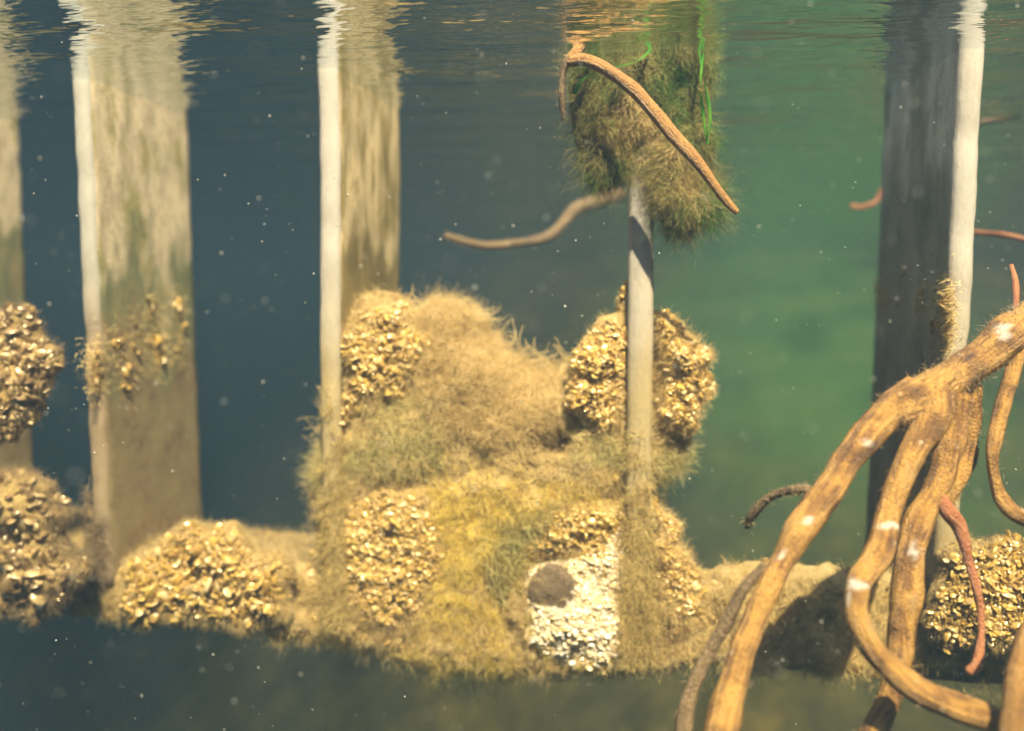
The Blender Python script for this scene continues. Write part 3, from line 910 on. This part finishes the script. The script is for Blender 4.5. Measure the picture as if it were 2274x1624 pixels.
f3 = filaments(p, np.tile(np.array([0, -0.3, 0.9]), (n, 1)), 0.019, 0.0006, 7, 0.9, (0, -0.1, 0), 0.7)
weed('thread_cover', M['silt_weed'], o, f1, f2, f3, kind='stuff')

# ------------------------------------------------------------------ roots
def tube(pts_px, seed=0.0, sides=14, rough=0.24, scars=(), sub=9, cap=True, depth=None):
    """tapering root; points (px, py, D, radius px)"""
    C, Rr = [], []
    for (px, py, D, r) in pts_px:
        C.append(at_d(px, py, D)); Rr.append(0.90 * r / F * D)
    path = catmull(np.hstack([np.array(C), np.array(Rr)[:, None]]), sub)
    pc, pr = path[:, :3], path[:, 3]
    wob = np.array([[fbm(c, 12, 2, seed + s) for s in (0, 11, 23)] for c in pc]) * (pr * 0.28)[:, None]
    pc = pc + wob
    tng = np.gradient(pc, axis=0)
    tng /= np.linalg.norm(tng, axis=1)[:, None]
    u = np.cross(tng[0], (0.3, 0.5, 0.8)); u /= np.linalg.norm(u)
    V, al, ar, sc = [], [], [], []
    s = 0.0
    for i, c in enumerate(pc):
        if i: s += np.linalg.norm(pc[i] - pc[i - 1])
        u = u - tng[i] * (u @ tng[i]); u /= np.linalg.norm(u)
        v = np.cross(tng[i], u)
        for k in range(sides):
            a = 2 * math.pi * k / sides
            dvec = math.cos(a) * u + math.sin(a) * v
            base = c + dvec * pr[i]
            rr = pr[i] * (1 + rough * fbm(base, 24, 3, seed) + 0.06 * fbm((s * 8, a, seed), 3, 2))
            pt = c + dvec * rr
            V.append(pt); al.append(s); ar.append(abs(a - math.pi) * pr[i])
            f = 0.0
            for (spx, spy, wpx, hpx) in scars:
                rel = pt - CAM
                dz = rel @ fwd
                ix, iy = 1137 + F * (rel @ rgt) / dz, 812 - F * (rel @ upv) / dz
                e = ((ix - spx) / wpx) ** 2 + ((iy - spy) / hpx) ** 2 + 1.1 * fbm(pt, 120, 3, seed)
                fac = -(dvec @ fwd)
                if fac > -0.2: f = max(f, min(0.85, max(0.0, (1 - e) * 2.2)))
            sc.append(f)
    nrg = len(pc)
    Fc = [(i * sides + k, i * sides + (k + 1) % sides, (i + 1) * sides + (k + 1) % sides, (i + 1) * sides + k) for i in range(nrg - 1) for k in range(sides)]
    for end, ring in ((0, 0), (1, nrg - 1)):
        c = pc[ring] + (tng[ring] if end else -tng[ring]) * pr[ring] * 0.6
        V.append(c); al.append(s * end); ar.append(0); sc.append(0)
        b_ = len(V) - 1
        for k in range(sides):
            a, b2 = ring * sides + k, ring * sides + (k + 1) % sides
            Fc.append((b_, a, b2) if end else (b_, b2, a))
    return np.array(V), Fc, {'along': al, 'around': ar, 'scar': sc}, pc, pr

def root_part(name, pts, mat, parent, fz=0, fzmat='grey_fuzz', fzlen=0.006, **kw):
    V, Fc, at, pc, pr = tube(pts, **kw)
    o = mesh_obj(name, V, Fc, mat, parent, attrs=at)
    if fz:
        i = rng.integers(0, len(pc), fz)
        d = rng.normal(size=(fz, 3)); d /= np.linalg.norm(d, axis=1)[:, None]
        p = pc[i] + d * pr[i][:, None] + rng.normal(size=(fz, 3)) * 0.002
        q = d
        V2, Q2 = filaments(p, q, fzlen, 0.0005, 6, 0.9, (0, 0, -0.2), 0.6)
        f = mesh_obj('fuzz', V2 if parent is None else V2, Q2, M[fzmat], None)
        f.data.transform(__import__('mathutils').Matrix.Translation(-Vector(parent.location)) if parent is not None else __import__('mathutils').Matrix.Identity(4))
        f.parent = o
        f['kind'] = 'stuff'
    return o

tr_ = empty('tree_root', at_d(2300, 720, 0.80), 'thick golden tree root forking into several downward branches in front of the dark plank', 'tree root')
root_part('root_stem', [(2420, 640, 0.84, 50), (2330, 690, 0.82, 50), (2260, 735, 0.80, 50), (2190, 790, 0.79, 46), (2110, 845, 0.78, 48), (2040, 885, 0.77, 52), (1985, 915, 0.765, 42)], M['bark'], tr_, fz=7000, fzlen=0.008, sides=20, seed=1, rough=0.2, scars=((2230, 735, 16, 14),))
root_part('root_branch', [(2040, 870, 0.77, 46), (1975, 915, 0.765, 42), (1900, 1000, 0.75, 38), (1835, 1085, 0.74, 37), (1780, 1165, 0.73, 37), (1730, 1255, 0.72, 30), (1690, 1350, 0.71, 30), (1650, 1450, 0.70, 33), (1615, 1560, 0.69, 36), (1590, 1660, 0.68, 40), (1580, 1740, 0.68, 40)],
          M['bark'], tr_, fz=900, sides=18, seed=2, scars=((1795, 1150, 10, 12), (1738, 1233, 10, 9), (1740, 1560, 9, 12), (1930, 985, 14, 8)))
root_part('root_branch', [(2080, 880, 0.765, 44), (2050, 965, 0.755, 36), (2005, 1055, 0.745, 30), (1975, 1140, 0.735, 29), (1955, 1225, 0.725, 30), (1905, 1300, 0.715, 30), (1903, 1370, 0.71, 31), (1950, 1450, 0.70, 33), (2030, 1525, 0.69, 34), (2120, 1565, 0.68, 35), (2190, 1590, 0.675, 33), (2222, 1600, 0.673, 24), (2234, 1604, 0.672, 10)],
          M['bark'], tr_, fz=1200, sides=18, seed=3, scars=((1970, 1168, 26, 7), (1893, 1296, 14, 16), (1915, 1303, 24, 6), (1882, 1335, 6, 20)))
root_part('root_branch', [(2130, 880, 0.78, 40), (2110, 975, 0.775, 34), (2085, 1060, 0.77, 30), (2040, 1150, 0.76, 31), (2018, 1240, 0.75, 35), (2008, 1340, 0.745, 39), (1995, 1430, 0.74, 32), (1980, 1520, 0.735, 28), (1950, 1600, 0.73, 34), (1915, 1700, 0.72, 38)],
          M['bark'], tr_, fz=1500, sides=18, seed=4, scars=((2030, 1225, 8, 22),))
root_part('root_branch', [(2140, 860, 0.80, 36), (2145, 940, 0.80, 30), (2130, 1020, 0.80, 34), (2110, 1080, 0.79, 28), (2095, 1130, 0.785, 18)], M['bark'], tr_, fz=1500, sides=16, seed=5)
root_part('rootlet', [(2085, 1100, 0.765, 20), (2110, 1140, 0.76, 22), (2132, 1175, 0.76, 18), (2148, 1240, 0.755, 11), (2166, 1300, 0.75, 10), (2178, 1360, 0.75, 9), (2178, 1420, 0.745, 9), (2168, 1475, 0.74, 15), (2150, 1492, 0.74, 14)], M['bark_red'], tr_, sides=12, seed=6)
root_part('root_branch', [(2255, 760, 0.80, 26), (2248, 820, 0.79, 17), (2225, 910, 0.78, 18), (2205, 1000, 0.77, 17), (2208, 1060, 0.77, 15), (2220, 1105, 0.77, 17), (2250, 1138, 0.76, 18), (2300, 1158, 0.76, 20), (2360, 1175, 0.76, 20)], M['bark'], tr_, sides=14, seed=7, fz=200)
root_part('rootlet', [(1795, 1085, 0.745, 12), (1750, 1090, 0.76, 11), (1705, 1108, 0.775, 11), (1670, 1145, 0.79, 11), (1658, 1170, 0.80, 8)], M['bark_dull'], tr_, sides=10, seed=8, fz=500, fzlen=0.005)
root_part('rootlet', [(1700, 1260, 0.725, 14), (1650, 1310, 0.73, 14), (1610, 1390, 0.735, 17), (1560, 1480, 0.735, 19), (1525, 1560, 0.735, 20), (1512, 1660, 0.73, 20)], M['bark_dull'], tr_, sides=12, seed=9, fz=300)

o = empty('tree_root', at_d(2255, 1640, 0.66), 'orange root in the lower right corner, next to a blunt root tip', 'tree root')
root_part('root_branch', [(2380, 1250, 0.68, 26), (2300, 1370, 0.67, 24), (2262, 1480, 0.66, 26), (2250, 1580, 0.655, 32), (2245, 1700, 0.65, 36)], M['bark_orange'], o, sides=14, seed=21, fz=200)

o = empty('hanging_root', at_d(1270, 135, 0.93), 'orange brown root slanting down across the hanging green weed', 'root')
root_part('root_branch', [(1320, 75, 0.94, 11), (1285, 110, 0.93, 13), (1268, 135, 0.93, 14), (1300, 133, 0.925, 16), (1345, 152, 0.92, 16), (1400, 192, 0.915, 17), (1450, 245, 0.91, 17), (1500, 305, 0.905, 16), (1545, 355, 0.90, 15), (1580, 400, 0.90, 13), (1612, 445, 0.90, 11), (1636, 472, 0.90, 8)], M['bark_orange'], o, sides=14, seed=31, rough=0.12, fz=120, fzlen=0.004)
root_part('rootlet', [(1262, 128, 0.93, 11), (1250, 165, 0.935, 8), (1247, 215, 0.94, 7), (1250, 265, 0.95, 6)], M['bark_dull'], o, sides=10, seed=32, fz=150)

o = empty('drifting_root', at_d(1000, 525, 1.35), 'thin curved brown root in open water right of the tan plank', 'root')
root_part('root_branch', [(990, 524, 1.30, 8), (1030, 536, 1.31, 9), (1085, 547, 1.33, 9), (1150, 540, 1.35, 10), (1215, 527, 1.38, 12), (1245, 500, 1.40, 13), (1270, 470, 1.42, 16), (1310, 450, 1.44, 18), (1380, 430, 1.46, 18)], M['bark_dull'], o, sides=12, seed=41, fz=900, fzlen=0.008)
o = empty('floating_twig', at_d(1010, 110, 1.02), 'brown twig floating just under the water surface right of the tan plank', 'twig')
root_part('root_branch', [(915, 150, 1.18, 6), (970, 140, 1.19, 7), (1030, 128, 1.2, 9), (1090, 118, 1.21, 8), (1140, 112, 1.22, 5)], M['bark_dull'], o, sides=10, seed=42)
o = empty('red_root', at_d(2200, 520, 1.2), 'thin red root reaching right from behind the dark plank', 'root')
root_part('root_branch', [(2130, 512, 1.28, 7), (2190, 518, 1.24, 7), (2240, 524, 1.2, 8), (2330, 545, 1.15, 9)], M['bark_red'], o, sides=10, seed=43)
o = empty('red_rootlet', at_d(2255, 640, 0.95), 'short red rootlet hanging above the thick root stem at the right border', 'root')
root_part('root_branch', [(2246, 590, 0.9, 5), (2256, 630, 0.88, 7), (2256, 690, 0.85, 8)], M['bark_red'], o, sides=10, seed=44)
o = empty('hooked_rootlet', at_d(1900, 455, 1.5), 'tiny hooked rootlet poking out left of the dark plank', 'root')
root_part('root_branch', [(1890, 457, 1.5, 6), (1915, 460, 1.5, 7), (1945, 448, 1.5, 6), (1960, 420, 1.5, 5)], M['bark_red'], o, sides=10, seed=45)
o = empty('pale_rootlet', at_d(2200, 270, 1.3), 'pale thin rootlet just under the surface right of the dark plank', 'root')
root_part('root_branch', [(2140, 285, 1.35, 6), (2200, 268, 1.32, 7), (2260, 258, 1.3, 6), (2330, 245, 1.28, 5)], M['bark_dull'], o, sides=10, seed=46)

# ------------------------------------------------------------------ weed hanging round the middle plank's top
HANG = [(1268, 40), (1262, 140), (1264, 230), (1280, 310), (1296, 385), (1335, 430), (1372, 415), (1396, 385), (1424, 398), (1454, 432), (1464, 480), (1484, 525), (1530, 515), (1590, 490), (1606, 455), (1584, 390), (1580, 320), (1572, 240), (1576, 140), (1570, 40)]
hang = Blob(HANG, 0.022, 0.030, 0.05, 0.005, 5.0, back=0.05, rough=0.8, fine=0.010, wobble=0.010)
M['hang_crust'] = crust_mat('dark weed mat', [(0.04, 0.05, 0.015), (0.10, 0.11, 0.03), (0.20, 0.17, 0.06)])
root_ = empty('hanging_weed', at_d(1420, 60, 1.0), 'green and brown shaggy weed bunch hanging around the top of the narrow plank', 'seaweed')
mesh_obj('crust', hang.V, hang.Q, M['hang_crust'], root_)
p, q = hang.scatter(30000)
h1 = filaments(p, q * 0.35, 0.022, 0.00045, 8, 0.8, (0, 0, -0.7), 0.7, lock=12)
p, q = hang.scatter(6000, [(1290, 390), (1450, 420), (1475, 520), (1570, 505), (1615, 470), (1600, 380), (1300, 300)])
h2 = filaments(p, q * 0.6, 0.036, 0.00042, 10, 0.9, (0, 0, -0.6), 0.8, lock=8)
weed('thread_cover', M['hang_weed'], root_, h1, h2, kind='stuff')
p, q = hang.scatter(15000, [(1340, 230), (1400, 200), (1500, 330), (1570, 430), (1520, 520), (1460, 430), (1395, 375), (1365, 310)])
weed('brown_tuft', M['brown_weed'], root_, filaments(p, q * 0.7, 0.020, 0.0005, 7, 0.8, (0.1, 0, -0.7), 0.6, lock=10), kind='stuff')
# bright green blades
def blade(pts, wpx, parent, name='blade'):
    path = catmull(np.array([at_d(*p) for p in pts]), 8)
    V = []
    for i, c in enumerate(path):
        ww = wpx / F * (0.35 + 0.65 * math.sin(math.pi * (i + 1.2) / (len(path) + 1.4)))
        s = rgt * ww * math.cos(i * 0.13) + fwd * ww * math.sin(i * 0.13)
        t_ = np.array([0, 0.0007, 0])
        V += [c - s + t_, c - t_ * 1.5, c + s + t_]
    Fc = []
    for i in range(len(path) - 1):
        for k in range(2):
            Fc.append((i * 3 + k, i * 3 + k + 1, i * 3 + k + 4, i * 3 + k + 3))
    return mesh_obj(name, V, Fc, M['bright_weed'], parent)
blade([(1550, 90, 0.95), (1558, 150, 0.94), (1570, 210, 0.935), (1577, 260, 0.935), (1573, 305, 0.935)], 4, root_)
blade([(1562, 120, 0.955), (1556, 180, 0.95), (1560, 240, 0.945), (1572, 320, 0.94)], 5, root_)
blade([(1300, 150, 0.94), (1360, 148, 0.935), (1410, 138, 0.935), (1440, 115, 0.94), (1448, 95, 0.95)], 4, root_)
blade([(1275, 210, 0.95), (1290, 180, 0.945), (1310, 165, 0.94)], 8, root_)

# ------------------------------------------------------------------ drifting specks in the water
n = 14000
D = 0.25 + 2.0 * rng.random(n) ** 0.7
px, py = rng.uniform(-200, 2474, n), rng.uniform(-100, 1724, n)
C = CAM + (fwd[None] + ((px - 1137) / F)[:, None] * rgt - ((py - 812) / F)[:, None] * upv) * D[:, None]
ok = C[:, 2] < WATER_Z - 0.01
C = C[ok]
n = len(C)
sz = (0.00022 + 0.0010 * rng.random(n) ** 6) * np.clip(D[ok] / 0.6, 0.5, 1)
octa = np.array([(1, 0, 0), (-1, 0, 0), (0, 1, 0), (0, -1, 0), (0, 0, 1), (0, 0, -1)], float)
of = np.array([(0, 2, 4), (2, 1, 4), (1, 3, 4), (3, 0, 4), (2, 0, 5), (1, 2, 5), (3, 1, 5), (0, 3, 5)])
W = C[:, None, :] + octa[None] * sz[:, None, None] * rng.uniform(0.5, 1.4, (n, 6, 1))
m, t, b, nn, ll = new_mat('floating silt')
b.inputs['Base Color'].default_value = (0.36, 0.36, 0.31, 1)
b.inputs['Roughness'].default_value = 0.8
tag(mesh_obj('drifting_silt', W.reshape(-1, 3), (of[None] + (np.arange(n) * 6)[:, None, None]).reshape(-1, 3), m), 'pale specks of silt drifting everywhere in the murky water', 'silt', kind='stuff')
